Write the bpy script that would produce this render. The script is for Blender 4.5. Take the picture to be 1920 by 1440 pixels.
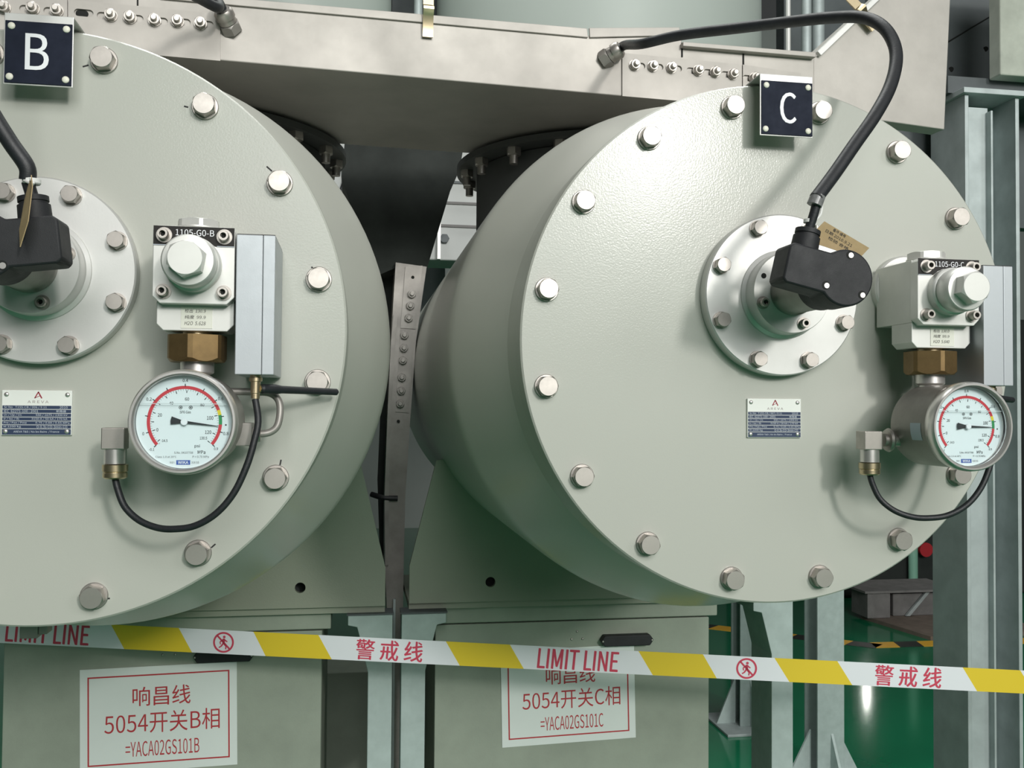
import bpy, bmesh, math, random
from mathutils import Vector as V, Matrix
S = bpy.context.scene
for o in list(bpy.data.objects): bpy.data.objects.remove(o)
COL = S.collection
PI = math.pi
rnd = random.Random(7)

# ---------------------------------------------------------------- camera, world, lights, exposure
F = 1780.0
CAM = V((0.32454, -1.07080, -0.08467)); YAW, PITCH, ROLL = 0.16439, 0.02653, 0.00723
_f = V((math.sin(YAW)*math.cos(PITCH), math.cos(YAW)*math.cos(PITCH), math.sin(PITCH)))
_r = V((math.cos(YAW), -math.sin(YAW), 0)); _u = _r.cross(_f)
RT = _r*math.cos(ROLL)+_u*math.sin(ROLL); UP = -_r*math.sin(ROLL)+_u*math.cos(ROLL); FW = _f
cd = bpy.data.cameras.new('camera'); cam = bpy.data.objects.new('camera', cd); COL.objects.link(cam)
cam.matrix_world = Matrix(((RT.x, UP.x, -FW.x, CAM.x), (RT.y, UP.y, -FW.y, CAM.y), (RT.z, UP.z, -FW.z, CAM.z), (0, 0, 0, 1)))
cd.sensor_width = 36; cd.lens = F/1920*36; cd.clip_start = 0.02; cd.clip_end = 100
S.camera = cam
S.view_settings.view_transform = 'Standard'; S.view_settings.look = 'None'
S.view_settings.gamma = 1.0; S.view_settings.use_curve_mapping = False
S.view_settings.exposure = 0.0
S.cycles.use_denoising = True

w = bpy.data.worlds.new('hall_daylight'); S.world = w; w.use_nodes = True
nt = w.node_tree; bg = nt.nodes['Background']
bg.inputs[0].default_value = (0.90, 0.96, 0.94, 1); bg.inputs[1].default_value = 0.045

def area(name, loc, target, sx, sy, power, color=(1, 1, 1)):
    l = bpy.data.lights.new(name, 'AREA'); l.shape = 'RECTANGLE'; l.size = sx; l.size_y = sy; l.energy = power; l.color = color
    o = bpy.data.objects.new(name, l); COL.objects.link(o); o.location = loc
    o.rotation_euler = (V(target)-V(loc)).to_track_quat('-Z', 'Y').to_euler()
    return o
area('hall_window_light', (2.95, -7.0, 2.30), (0.6, 0, 0.2), 0.55, 0.8, 200, (1.0, 0.97, 0.92))
area('hall_front_light', (1.25, -6.0, 2.6), (0.6, 0.2, -0.2), 3.8, 3.4, 310, (0.99, 1.0, 0.975))
area('added_side_fill', (6.4, -6.0, 2.9), (1.4, 0.3, 0.3), 2.4, 2.0, 75, (0.98, 1.0, 0.98))  # unseen fill, added to brighten the riser and the hex caps
area('hall_ceiling_light', (1.0, 1.5, 4.8), (0.9, 3.0, 1.6), 4.0, 1.2, 215, (0.98, 1.0, 0.97))

# ---------------------------------------------------------------- pixel rays to points in the place
def ray(u, v): return FW + RT*((u-960)/F) - UP*((v-720)/F)
def at(u, v, y):
    d = ray(u, v); return CAM + d*((y-CAM.y)/d.y)
def atz(u, v, z):
    d = ray(u, v); return CAM + d*((z-CAM.z)/d.z)
def atd(u, v, Z): return CAM + ray(u, v)*Z
def onpl(u, v, P, N):
    d = ray(u, v); return CAM + d*((P-CAM).dot(N)/d.dot(N))

# ---------------------------------------------------------------- materials
MATS = {}
def lin(c): return tuple(((x/255)/12.92 if x/255 <= .04045 else ((x/255+.055)/1.055)**2.4) for x in c)
def mat(name, col, rough=.5, metal=0.0, var=.0, vscale=6.0, bump=.0, bscale=300.0, stretch=None, spec=.5, col2=None, emit=None, coat=0.0):
    m = bpy.data.materials.new(name); m.use_nodes = True; t = m.node_tree; b = t.nodes['Principled BSDF']
    c = (*col, 1)
    b.inputs['Base Color'].default_value = c; b.inputs['Roughness'].default_value = rough; b.inputs['Metallic'].default_value = metal
    b.inputs['Specular IOR Level'].default_value = spec
    b.inputs['Coat Weight'].default_value = coat
    tc = t.nodes.new('ShaderNodeTexCoord')
    mp = t.nodes.new('ShaderNodeMapping'); t.links.new(tc.outputs['Object'], mp.inputs[0])
    if stretch: mp.inputs['Scale'].default_value = stretch
    if var > 0:
        n = t.nodes.new('ShaderNodeTexNoise'); n.inputs['Scale'].default_value = vscale; n.inputs['Detail'].default_value = 6
        n.inputs['Roughness'].default_value = .62
        t.links.new(mp.outputs[0], n.inputs[0])
        r = t.nodes.new('ShaderNodeValToRGB'); r.color_ramp.elements[0].position = .3; r.color_ramp.elements[1].position = .72
        d = col2 or tuple(x*(1-var) for x in col)
        r.color_ramp.elements[0].color = (*d, 1); r.color_ramp.elements[1].color = c
        t.links.new(n.outputs[0], r.inputs[0]); t.links.new(r.outputs[0], b.inputs['Base Color'])
        q = t.nodes.new('ShaderNodeMapRange'); q.inputs[3].default_value = min(1, rough*1.25); q.inputs[4].default_value = rough*.85
        t.links.new(n.outputs[0], q.inputs[0]); t.links.new(q.outputs[0], b.inputs['Roughness'])
    if bump > 0:
        n2 = t.nodes.new('ShaderNodeTexNoise'); n2.inputs['Scale'].default_value = bscale; n2.inputs['Detail'].default_value = 2
        t.links.new(mp.outputs[0], n2.inputs[0])
        bp = t.nodes.new('ShaderNodeBump'); bp.inputs['Strength'].default_value = bump; bp.inputs['Distance'].default_value = .001
        t.links.new(n2.outputs[0], bp.inputs['Height']); t.links.new(bp.outputs[0], b.inputs['Normal'])
    if coat > 0:
        b.inputs['Coat Roughness'].default_value = .19
        n3 = t.nodes.new('ShaderNodeTexNoise'); n3.inputs['Scale'].default_value = 480; n3.inputs['Detail'].default_value = 1
        t.links.new(mp.outputs[0], n3.inputs[0])
        b3 = t.nodes.new('ShaderNodeBump'); b3.inputs['Strength'].default_value = .13; b3.inputs['Distance'].default_value = .001
        t.links.new(n3.outputs[0], b3.inputs['Height']); t.links.new(b3.outputs[0], b.inputs['Coat Normal'])
    if emit:
        b.inputs['Emission Color'].default_value = (*emit[0], 1); b.inputs['Emission Strength'].default_value = emit[1]
    MATS[name] = m; return m
M = MATS
mat('tank_paint', (.468, .478, .430), .42, var=.03, vscale=3, bump=.05, bscale=500, spec=.35, coat=.42)
mat('cradle_shaded_paint', (.30, .33, .26), .5, var=.08, vscale=5, bump=.2, bscale=400)  # tank paint made darker: the shade under the tank is put into this colour
mat('cabinet_paint', (.34, .385, .315), .55, var=.22, vscale=7, bump=.15, bscale=300)
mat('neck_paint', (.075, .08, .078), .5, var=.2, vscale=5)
mat('stainless', (.51, .485, .45), .56, .5, var=.24, vscale=5, bump=.05, bscale=250)
mat('stainless_dark', (.36, .34, .315), .42, .4, var=.35, vscale=14)
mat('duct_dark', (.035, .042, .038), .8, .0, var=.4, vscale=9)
mat('bolt_steel', (.50, .47, .435), .40, .85, var=.18, vscale=80)
mat('polished_steel', (.74, .715, .69), .30, .8, var=.1, vscale=40)
mat('aluminium', (.68, .68, .66), .45, .45, var=.10, vscale=12, bump=.03, bscale=500)
mat('valve_aluminium', (.70, .70, .67), .42, .40, var=.07, vscale=30)
mat('box_aluminium', (.47, .50, .525), .42, .45, var=.06, vscale=60, bump=.03, bscale=900)
mat('brass', (.27, .18, .08), .42, .75, var=.3, vscale=60)
mat('brass_bright', (.62, .52, .34), .3, .95, var=.2, vscale=80)
mat('black_plastic', (.014, .015, .018), .6, var=.2, vscale=60, bump=.1, bscale=900)
mat('black_rubber', (.020, .022, .026), .48, var=.4, vscale=90, bump=.15, bscale=500)
mat('panel_blue', (.013, .018, .036), .65, var=.3, vscale=50, spec=.2)
mat('strip_black', (.02, .018, .017), .55, spec=.25)
mat('letter_white', (.85, .87, .90), .5)
mat('screw_cream', (.80, .79, .68), .45)
mat('hole_black', (.006, .007, .006), .8)
mat('ink', (.02, .02, .02), .7)
mat('sign_white', (.74, .80, .77), .5, var=.04, vscale=8)
mat('sign_red', (.46, .035, .045), .5)
mat('tape_white', (.80, .82, .86), .42)
mat('tape_yellow', (.78, .58, .035), .42)
mat('tape_red', (.62, .06, .11), .45)
mat('plate_white', (.80, .82, .78), .4)
mat('plate_navy', (.018, .035, .085), .6)
mat('plate_line', (.55, .60, .68), .4)
mat('logo_red', (.33, .03, .05), .5)
mat('logo_grey', (.30, .25, .25), .5)
mat('dial_white', (.80, .86, .88), .5)
mat('dial_black', (.02, .022, .025), .5)
mat('dial_red', (.62, .045, .06), .5)
mat('dial_yellow', (.80, .62, .03), .5)
mat('dial_green', (.03, .28, .09), .5)
mat('dial_grey', (.55, .60, .61), .5)
mat('logo_blue', (.06, .12, .42), .5)
mat('sticker', (.74, .74, .66), .6)
mat('label_blue', (.50, .55, .64), .6)
mat('paper_tan', (.38, .28, .145), .75, var=.15, vscale=60)
mat('clear_tape', (.25, .25, .25), .25, var=.4, vscale=200)
mat('cable_tie', (.72, .72, .70), .5)
mat('galvanised', (.50, .56, .56), .5, .35, var=.25, vscale=14, bump=.05, bscale=120)
mat('galvanised_light', (.46, .55, .53), .6, .1, var=.18, vscale=25)
mat('steel_slate', (.10, .115, .12), .55, .2, var=.3, vscale=5)
mat('block_grey', (.50, .53, .46), .7, var=.3, vscale=12)
mat('floor_green', (.007, .185, .082), .12, var=.25, vscale=1.5, spec=.5)
mat('floor_yellow', (.75, .42, .03), .5)
mat('floor_black', (.015, .018, .016), .5)
mat('wall_pale', (.42, .46, .44), .8, var=.06, vscale=2)
mat('back_tank', (.44, .49, .455), .4, var=.05, vscale=3)
mat('back_panel', (.46, .48, .47), .5, var=.06, vscale=6)
mat('dark_machine', (.03, .035, .033), .5, var=.4, vscale=5)
mat('concrete_grey', (.22, .215, .21), .85, var=.3, vscale=10)
mat('rust_plate', (.20, .16, .13), .8, var=.3, vscale=12)
mat('pipe_green', (.25, .50, .38), .5)
mat('red_paint', (.45, .02, .03), .5)
mat('wall_lamp', (.9, .9, .9), .5, emit=((1, .98, .92), 28.0))
# clear gauge glass: see-through with a mirror sheen
g = bpy.data.materials.new('gauge_glass'); g.use_nodes = True; t = g.node_tree
for n in list(t.nodes): t.nodes.remove(n)
out = t.nodes.new('ShaderNodeOutputMaterial'); mx = t.nodes.new('ShaderNodeMixShader'); tr = t.nodes.new('ShaderNodeBsdfTransparent')
gl = t.nodes.new('ShaderNodeBsdfGlossy'); gl.inputs['Roughness'].default_value = .05; fr = t.nodes.new('ShaderNodeFresnel'); fr.inputs[0].default_value = 1.4
tr.inputs[0].default_value = (.96, .985, .985, 1)
t.links.new(fr.outputs[0], mx.inputs[0]); t.links.new(tr.outputs[0], mx.inputs[1]); t.links.new(gl.outputs[0], mx.inputs[2]); t.links.new(mx.outputs[0], out.inputs[0])
M['gauge_glass'] = g

# ---------------------------------------------------------------- mesh builder (world coordinates)
def basis(d):
    d = V(d).normalized(); a = V((0, 0, 1)) if abs(d.z) < .9 else V((1, 0, 0))
    x = a.cross(d).normalized(); return x, d.cross(x), d
class MB:
    def __init__(s): s.v = []; s.f = []; s.m = []
    def add(s, vs, fs, mi=0):
        n = len(s.v); s.v += [V(p) for p in vs]; s.f += [tuple(i+n for i in f) for f in fs]; s.m += [mi]*len(fs); return s
    def box(s, a, b, mi=0):
        x0, y0, z0 = a; x1, y1, z1 = b
        s.add([(x0, y0, z0), (x1, y0, z0), (x1, y1, z0), (x0, y1, z0), (x0, y0, z1), (x1, y0, z1), (x1, y1, z1), (x0, y1, z1)],
              [(0, 3, 2, 1), (4, 5, 6, 7), (0, 1, 5, 4), (1, 2, 6, 5), (2, 3, 7, 6), (3, 0, 4, 7)], mi); return s
    def prism(s, pts, off, mi=0):          # planar polygon of 3D points swept by off
        n = len(pts); off = V(off); p = [V(q) for q in pts]
        nrm = V((0, 0, 0))
        for i in range(n): nrm += p[i].cross(p[(i+1) % n])
        if nrm.dot(off) > 0: p.reverse()
        vs = p+[q+off for q in p]
        fs = [tuple(range(n)), tuple(reversed(range(n, 2*n)))]
        fs += [(i, i+n, (i+1) % n+n, (i+1) % n) for i in range(n)]
        s.add(vs, fs, mi); return s
    def lathe(s, prof, o, d, n=48, mi=0, cap0=True, cap1=True, rot=0.0):   # prof: (radius, distance along d)
        x, y, z = basis(d); o = V(o); k = len(prof); vs = []
        for r, h in prof:
            for i in range(n):
                a = rot+2*PI*i/n; vs.append(o+z*h+x*(r*math.cos(a))+y*(r*math.sin(a)))
        fs = []
        for j in range(k-1):
            for i in range(n):
                a, b = j*n+i, j*n+(i+1) % n; fs.append((a, b, b+n, a+n))
        if cap0: fs.append(tuple(reversed(range(n))))
        if cap1: fs.append(tuple(range((k-1)*n, k*n)))
        s.add(vs, fs, mi); return s
    def cyl(s, a, b, r, r2=None, n=32, mi=0, rot=0.0):
        a = V(a); b = V(b); return s.lathe([(r, 0), (r if r2 is None else r2, (b-a).length)], a, b-a, n, mi, rot=rot)
    def tube(s, pts, r, n=14, mi=0, sub=6, cap=True):
        p = spline(pts, sub); vs = []; fs = []; k = len(p); rr = r if callable(r) else (lambda t: r)
        tv = [(p[min(i+1, k-1)]-p[max(i-1, 0)]).normalized() for i in range(k)]
        x, y, _ = basis(tv[0])
        for i in range(k):
            x = (x-tv[i]*x.dot(tv[i])).normalized(); y = tv[i].cross(x); q = rr(i/(k-1))
            for j in range(n):
                a = 2*PI*j/n; vs.append(p[i]+x*(q*math.cos(a))+y*(q*math.sin(a)))
        for i in range(k-1):
            for j in range(n):
                a, b = i*n+j, i*n+(j+1) % n; fs.append((a, b, b+n, a+n))
        if cap: fs += [tuple(reversed(range(n))), tuple(range((k-1)*n, k*n))]
        s.add(vs, fs, mi); return s
    def sphere(s, c, r, d=(0, -1, 0), flat=.6, n=16, mi=0):   # dome head along d
        prof = [(r*math.cos(a), r*flat*math.sin(a)) for a in [PI/2*i/6 for i in range(6)]]
        return s.lathe(prof+[(r*.02, r*flat)], c, d, n, mi)
    def hexa(s, o, d, r, h, mi=0, rot=0.0, ch=.12):    # hexagon head with turned chamfer
        x, y, z = basis(d); o = V(o); n = 36; vs = []; fs = []
        def hr(a, q):
            m = (a-rot) % (PI/3); m = m-PI/6; return q*math.cos(PI/6)/math.cos(m)
        for lev, hh, lim in ((0, 0, 9), (1, h*(1-ch), 9), (2, h, .88)):
            for i in range(n):
                a = 2*PI*i/n; q = hr(a, r)
                if lev == 1: hh2 = h-(h*ch)*max(0, (q/r-.86)/.14)*1.6-.0*h
                else: hh2 = hh
                if lev == 2: q = min(q, r*.85)
                vs.append(o+z*hh2+x*(q*math.cos(a))+y*(q*math.sin(a)))
        for j in range(2):
            for i in range(n): a, b = j*n+i, j*n+(i+1) % n; fs.append((a, b, b+n, a+n))
        fs += [tuple(reversed(range(n))), tuple(range(2*n, 3*n))]
        s.add(vs, fs, mi); return s
    def plate(s, outer, holes, off, mi=0):  # flat plate with true holes; 3D points
        bm = bmesh.new(); es = []
        for lp in [outer]+holes:
            vs = [bm.verts.new(V(p)) for p in lp]
            es += [bm.edges.new((vs[i], vs[(i+1) % len(vs)])) for i in range(len(vs))]
        bmesh.ops.triangle_fill(bm, use_beauty=True, edges=es)
        off = V(off); bm.normal_update()
        for fc in bm.faces:
            if fc.normal.dot(off) > 0: fc.normal_flip()
        g = bmesh.ops.extrude_face_region(bm, geom=list(bm.faces))
        # keep the original as front: move the copy back
        for e in g['geom']:
            if isinstance(e, bmesh.types.BMVert): e.co += off
        bmesh.ops.recalc_face_normals(bm, faces=bm.faces)
        bm.verts.index_update()
        s.add([q.co.copy() for q in bm.verts], [tuple(q.index for q in fc.verts) for fc in bm.faces], mi); bm.free(); return s
    def build(s, name, mats, parent=None, smooth=35, bevel=0.0, seg=2):
        ms = mats if isinstance(mats, (list, tuple)) else [mats]
        lo = V([min(q[i] for q in s.v) for i in range(3)]); hi = V([max(q[i] for q in s.v) for i in range(3)]); c = (lo+hi)/2
        me = bpy.data.meshes.new(name); me.from_pydata([tuple(q-c) for q in s.v], [], s.f)
        for m in ms: me.materials.append(M[m])
        me.polygons.foreach_set('material_index', s.m)
        if smooth:
            me.polygons.foreach_set('use_smooth', [True]*len(me.polygons)); me.set_sharp_from_angle(angle=math.radians(smooth))
        me.update()
        o = bpy.data.objects.new(name, me); COL.objects.link(o); place(o, c, parent)
        if bevel:
            b = o.modifiers.new('bevel', 'BEVEL'); b.width = bevel; b.segments = seg; b.limit_method = 'ANGLE'; b.angle_limit = math.radians(40); b.harden_normals = False
        return o
WPOS = {}
def place(o, c, parent=None):
    WPOS[o.name] = V(c)
    if parent: o.parent = parent; o.location = V(c)-WPOS[parent.name]
    else: o.location = V(c)
def spline(pts, sub):
    p = [V(q) for q in pts]
    if len(p) < 3 or sub < 2: return p
    out = []
    for i in range(len(p)-1):
        a, b, c, d = p[max(i-1, 0)], p[i], p[i+1], p[min(i+2, len(p)-1)]
        for k in range(sub):
            t = k/sub; out.append(.5*((2*b)+(c-a)*t+(2*a-5*b+4*c-d)*t*t+(3*b-a-3*c+d)*t**3))
    out.append(p[-1]); return out
def thing(name, label, cat, loc, group=None):
    o = bpy.data.objects.new(name, None); COL.objects.link(o); o.empty_display_size = .02; place(o, loc)
    return tag(o, label, cat, group)
def tag(o, label, cat, group=None, kind=None):
    o['label'] = label; o['category'] = cat
    if group: o['group'] = group
    if kind: o['kind'] = kind
    return o
def struct(o): o['kind'] = 'structure'; return o
def dup(o, c, parent):                 # copy of a part with its sub-parts
    q = o.copy(); COL.objects.link(q); q.parent = None; q.matrix_parent_inverse = Matrix.Identity(4); place(q, c, parent)
    for ch in list(o.children):
        z = ch.copy(); COL.objects.link(z); z.parent = q; z.location = ch.location.copy(); WPOS[z.name] = V(c)+ch.location
    return q

# ---------------------------------------------------------------- lettering
FONT = None
try: FONT = bpy.data.fonts.load(bpy.utils.system_resource('DATAFILES')+'/fonts/Noto Sans CJK Regular.woff2')
except Exception: FONT = None
def text_mesh(s, bold=0.0):
    cu = bpy.data.curves.new('lettering', 'FONT'); cu.body = s; cu.size = 10; cu.offset = bold*3; cu.resolution_u = 4
    if FONT: cu.font = FONT
    o = bpy.data.objects.new('lettering', cu); COL.objects.link(o)
    dg = bpy.context.evaluated_depsgraph_get(); e = o.evaluated_get(dg); me = e.to_mesh()
    vs = [v.co.copy() for v in me.vertices]; fs = [tuple(p.vertices) for p in me.polygons]; e.to_mesh_clear()
    bpy.data.objects.remove(o); bpy.data.curves.remove(cu); return vs, fs
def add_text(mb, s, c, w, h, ex=V((1, 0, 0)), ez=V((0, 0, 1)), bold=0.0, mi=0, skew=0.0):
    """lettering fitted to a box w x h centred on c (world point), ex to the right, ez up"""
    vs, fs = text_mesh(s, bold)
    x0 = min(v.x for v in vs); x1 = max(v.x for v in vs); y0 = min(v.y for v in vs); y1 = max(v.y for v in vs)
    sx = w/(x1-x0) if w else h/(y1-y0); sy = h/(y1-y0); ex = V(ex); ez = V(ez)
    mb.add([V(c)+ex*((v.x-(x0+x1)/2)*sx+skew*(v.y-(y0+y1)/2)*sy)+ez*((v.y-(y0+y1)/2)*sy) for v in vs], fs, mi)
    return mb
def bar2d(mb, c, ex, ez, a, b, wd, mi=0):   # thick line between 2D points
    a = V(a); b = V(b); d = (b-a).normalized(); n = V((-d.y, d.x))*(wd/2)
    mb.add([V(c)+ex*q.x+ez*q.y for q in (a-n, b-n, b+n, a+n)], [(0, 1, 2, 3)], mi)
def disc2d(mb, c, ex, ez, o, r, n=24, mi=0):
    mb.add([V(c)+ex*(o[0]+r*math.cos(2*PI*i/n))+ez*(o[1]+r*math.sin(2*PI*i/n)) for i in range(n)], [tuple(range(n))], mi)
def arc2d(mb, c, ex, ez, r0, r1, a0, a1, n=40, mi=0):
    vs = []
    for i in range(n+1):
        a = math.radians(a0+(a1-a0)*i/n)
        for r in (r0, r1): vs.append(V(c)+ex*(r*math.cos(a))+ez*(r*math.sin(a)))
    mb.add(vs, [(2*i, 2*i+1, 2*i+3, 2*i+2) if a1 < a0 else (2*i, 2*i+2, 2*i+3, 2*i+1) for i in range(n)], mi)
EX, EZ = V((1, 0, 0)), V((0, 0, 1))

# ================================================================ THE SETTING
FL = -1.53
struct(MB().box((-6, -6, FL-.1), (11, 11, FL)).build('floor', 'floor_green', smooth=0))
struct(MB().box((-6, 10.5, FL), (11, 10.7, 5.0)).build('wall_back', 'wall_pale', smooth=0))

# ================================================================ TANKS
OB = V((0, 0, 0)); OC = V((0.8294, 0.0216, -0.0012))
def make_tank(O, L):
    side = 'left' if L == 'B' else 'right'
    t = thing('breaker_tank', f'{side} grey-green horizontal gas tank with round bolted cover, under the letter {L} plate', 'tank', O+V((0, .86, -.5)), 'breaker tanks side by side')
    def P(x, y, z): return O+V((x, y, z))
    yax = (0, 1, 0)
    prof = [(.300, .018), (.3155, .024), (.3165, .030), (.3170, .078), (.3300, .116), (.3420, .153), (.3540, .192), (.3640, .224), (.3685, .238), (.3715, .250), (.3732, .268), (.3738, .30), (.374, .40), (.374, 1.60), (.33, 1.70)]
    MB().lathe(prof, O, yax, 128).build('tank_body', 'tank_paint', t, smooth=11)
    cv = MB().lathe([(.3135, -.0065), (.3155, -.0045), (.316, -.002), (.316, .026)], O, yax, 160).build('end_cover', 'tank_paint', t, smooth=30)
    # neck with its bolted flange, under the trunking
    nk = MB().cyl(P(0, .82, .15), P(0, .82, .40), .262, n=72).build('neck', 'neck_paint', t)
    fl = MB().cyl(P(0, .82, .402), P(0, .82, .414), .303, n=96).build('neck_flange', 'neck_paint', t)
    b0 = None
    for k in range(18):
        a = math.radians(k*20-90+10); c = P(.284*math.cos(a), .82+.284*math.sin(a), .402)
        if b0 is None:
            b0 = MB().hexa(c, (0, 0, -1), .014, .014).cyl(c, c+V((0, 0, -.03)), .008, n=14).build('flange_bolt', 'bolt_steel', fl); co = WPOS[b0.name]-c
        else: dup(b0, c+co, fl)
    # cover bolts: hex head on a washer
    b0 = None
    for k in range(16):
        a = math.radians(11.25+22.5*k); c = P(.29*math.cos(a), -.0065, .29*math.sin(a))
        rot = rnd.random()*PI/3
        if b0 is None:
            b0 = MB().hexa(c+V((0, -.0022, 0)), (0, -1, 0), .0128, .0118, rot=.2).build('cover_bolt', 'bolt_steel', t, smooth=12)
            MB().lathe([(.0142, 0), (.0142, .0018), (.0136, .0023)], c, (0, -1, 0), 36).build('washer', 'bolt_steel', b0)
            co = WPOS[b0.name]-c; q = b0
        else: q = dup(b0, c+co, t)
        q.rotation_euler = (0, rot, 0)
    # cradle: plate with a round hole at each side and a foot flange
    pts = [(.20, -.17), (.337, -.19), (.39, -.405), (.39, -.481)]
    pl = [P(x, .86, z) for x, z in pts]+[P(-x, .86, z) for x, z in reversed(pts)]
    hl = [[P(sx*.223+.0105*math.cos(2*PI*i/24), .86, -.441+.0105*math.sin(2*PI*i/24)) for i in range(24)] for sx in (1, -1)]
    cr = MB().plate(pl, hl, (0, .012, 0)).build('cradle_plate', 'cradle_shaded_paint', t, smooth=20)
    MB().box(P(-.39, .872, -.4955), P(.39, 1.2, -.481)).build('foot_flange', 'cradle_shaded_paint', t, smooth=0)
    MB().box(P(-.30, .9, -.47), P(.30, .93, -.43)).build('back_stiffener', 'duct_dark', t, smooth=0)
    return t, cv
tankB, covB = make_tank(OB, 'B')
tankC, covC = make_tank(OC, 'C')
# drain plug under tank B
c = at(70, 1177, .15)
MB().box(c+V((-.016, -.012, -.010)), c+V((.004, .012, .030))).box(c+V((.004, -.010, -.006)), c+V((.014, .010, .030))).build('drain_plug', 'stainless_dark', tankB, bevel=.001)
# inspector's pen ticks beside bolts of tank B
for (u0, v0, u1, v1) in ((155, 125, 166, 122), (345, 199, 353, 201), (500, 312, 510, 321), (584, 500, 591, 509), (527, 862, 525, 872), (396, 1027, 404, 1020), (193, 1123, 206, 1122)):
    a = at(u0, v0, -.0068); b = at(u1, v1, -.0068); d = (b-a).normalized(); n = V((-d.z, 0, d.x))*.0008
    MB().prism([a-n, b-n, b+n, a+n], (0, .0006, 0)).build('ink_tick', 'ink', covB, smooth=0)

# ================================================================ PHASE LETTER PLATES
def phase_plate(O, L, side):
    t = thing('phase_plate', f'dark blue square plate with white letter {L} on top of {side} tank cover', 'sign', O+V((0, -.0065, .31)), 'phase letter plates')
    def P(x, y, z): return O+V((x, y, z))
    x0, x1, z0, z1 = -.0335, .0335, .2440, .3105
    MB().box(P(x0, -.0365, z0), P(x1, -.0350, z1+.0075)).box(P(x0, -.0350, z1+.0060), P(x1, .010, z1+.0075)).build('bracket', 'aluminium', t, smooth=0, bevel=.0006)
    pn = MB().box(P(x0+.0015, -.0380, z0+.0015), P(x1-.0010, -.0365, z1-.001)).build('panel', 'panel_blue', t, smooth=0, bevel=.0002)
    m = MB()
    if L == 'B':
        for q in (-1, 0, 1): add_text(m, 'B', P(-.001+.0004*q, -.0382-.00006*(q+1), .2785), .0222, .0375)
    else:
        for q in (-1, 0, 1): add_text(m, 'C', P(.0015+.0004*q, -.0382-.00006*(q+1), .2780), .0200, .0372)
    m.build('letter', 'letter_white', pn, smooth=0)
    s0 = None
    for x, z in ((x0+.0075, z1-.0065), (x1-.0065, z1-.0065), (x0+.0065, z0+.0075), (x1-.0065, z0+.0075)):
        c = P(x, -.0380, z)
        if s0 is None: s0 = MB().sphere(c, .0037, flat=.5).build('screw', 'screw_cream', t); co = WPOS[s0.name]-c
        else: dup(s0, c+co, t)
phase_plate(OB, 'B', 'left'); phase_plate(OC, 'C', 'right')

# ================================================================ RATING PLATES
def rating_plate(O, side, L, serial):
    t = thing('rating_plate', f'small white and navy riveted rating plate on the cover of {side} tank {L}', 'plate', O+V((-.003, -.0065, -.115)), 'rating plates')
    def P(x, y, z): return O+V((x, y, z))
    x0, x1, z0, z1 = -.0372, .0315, -.1155, -.0685; W = x1-x0; H = z1-z0; zn = z1-.335*H
    MB().box(P(x0, -.0095, z0), P(x1, -.0065, z1)).build('plate', 'plate_white', t, smooth=0, bevel=.0004)
    nv = MB()
    rows = [zn-.004]+[0]*0
    rh = (zn-(z0+.0068))/6
    for i in range(6): nv.box(P(x0+.0008, -.0098, zn-rh*(i+1)+.0003), P(x1-.0006, -.0095, zn-rh*i-.0003))
    nv.box(P(x0+.0008, -.0098, z0+.0006), P(x1-.0006, -.0095, z0+.0065)).build('data_field', 'plate_navy', t, smooth=0)
    m = MB(); cx = (x0+x1)/2
    L0 = ['Sr No   T155-CB / '+serial+' / 9 11', 'IEC  62271-100 : 2001', 'Ur / Up / Us', 'Ir / Isc / Ib', 'Pre / Pae / Pme', 'M 2200 kg']
    LW = [.605, .485, .25, .215, .325, .245]
    R0 = ['2010', '断路器', '550 / 1675 / 1300 kV', '3150 A / 50 kA / 170 kA', '0.75 / 0.69 / 0.65 MPa', 'O-0.3s-CO-3min-CO']
    RW = [.115, .14, .455, .515, .485, .44]; RE = [.94, .92, .94, .94, .97, .94]
    for i in range(6):
        z = zn-rh*(i+.5)
        add_text(m, L0[i], P(x0+W*(.035+LW[i]/2), -.00995, z), W*LW[i], rh*.60)
        add_text(m, R0[i], P(x0+W*(RE[i]-RW[i]/2), -.00995, z), W*RW[i], rh*.60)
    add_text(m, 'AREVA T&D / Aix les Bains  / France', P(cx, -.00995, z0+.0036), W*.65, .0026)
    m.build('data_lettering', 'plate_line', t, smooth=0)
    m = MB(); c = P(cx+.001, -.0097, z1-.0050)
    bar2d(m, c, EX, EZ, (-.0034, -.0033), (.0002, .0034), .0011); bar2d(m, c, EX, EZ, (.0000, .0034), (.0036, -.0034), .0013); bar2d(m, c, EX, EZ, (-.0034, -.0030), (.0020, -.0006), .0006)
    m.build('maker_emblem', 'logo_red', t, smooth=0)
    m = MB(); add_text(m, 'A R E V A', P(cx+.001, -.0097, z1-.0120), .0205, .0026); m.build('maker_lettering', 'logo_grey', t, smooth=0)
    s0 = None
    for x, z in ((x0+.0045, z1-.0045), (x1-.0045, z1-.0045), (x0+.0040, z0+.0040), (x1-.0045, z0+.0040)):
        c = P(x, -.0095, z)
        if s0 is None: s0 = MB().sphere(c, .0026, flat=.6).build('rivet', 'polished_steel', t); co = WPOS[s0.name]-c
        else: dup(s0, c+co, t)
rating_plate(OB, 'left', 'B', '006'); rating_plate(OC, 'right', 'C', '007')

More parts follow.
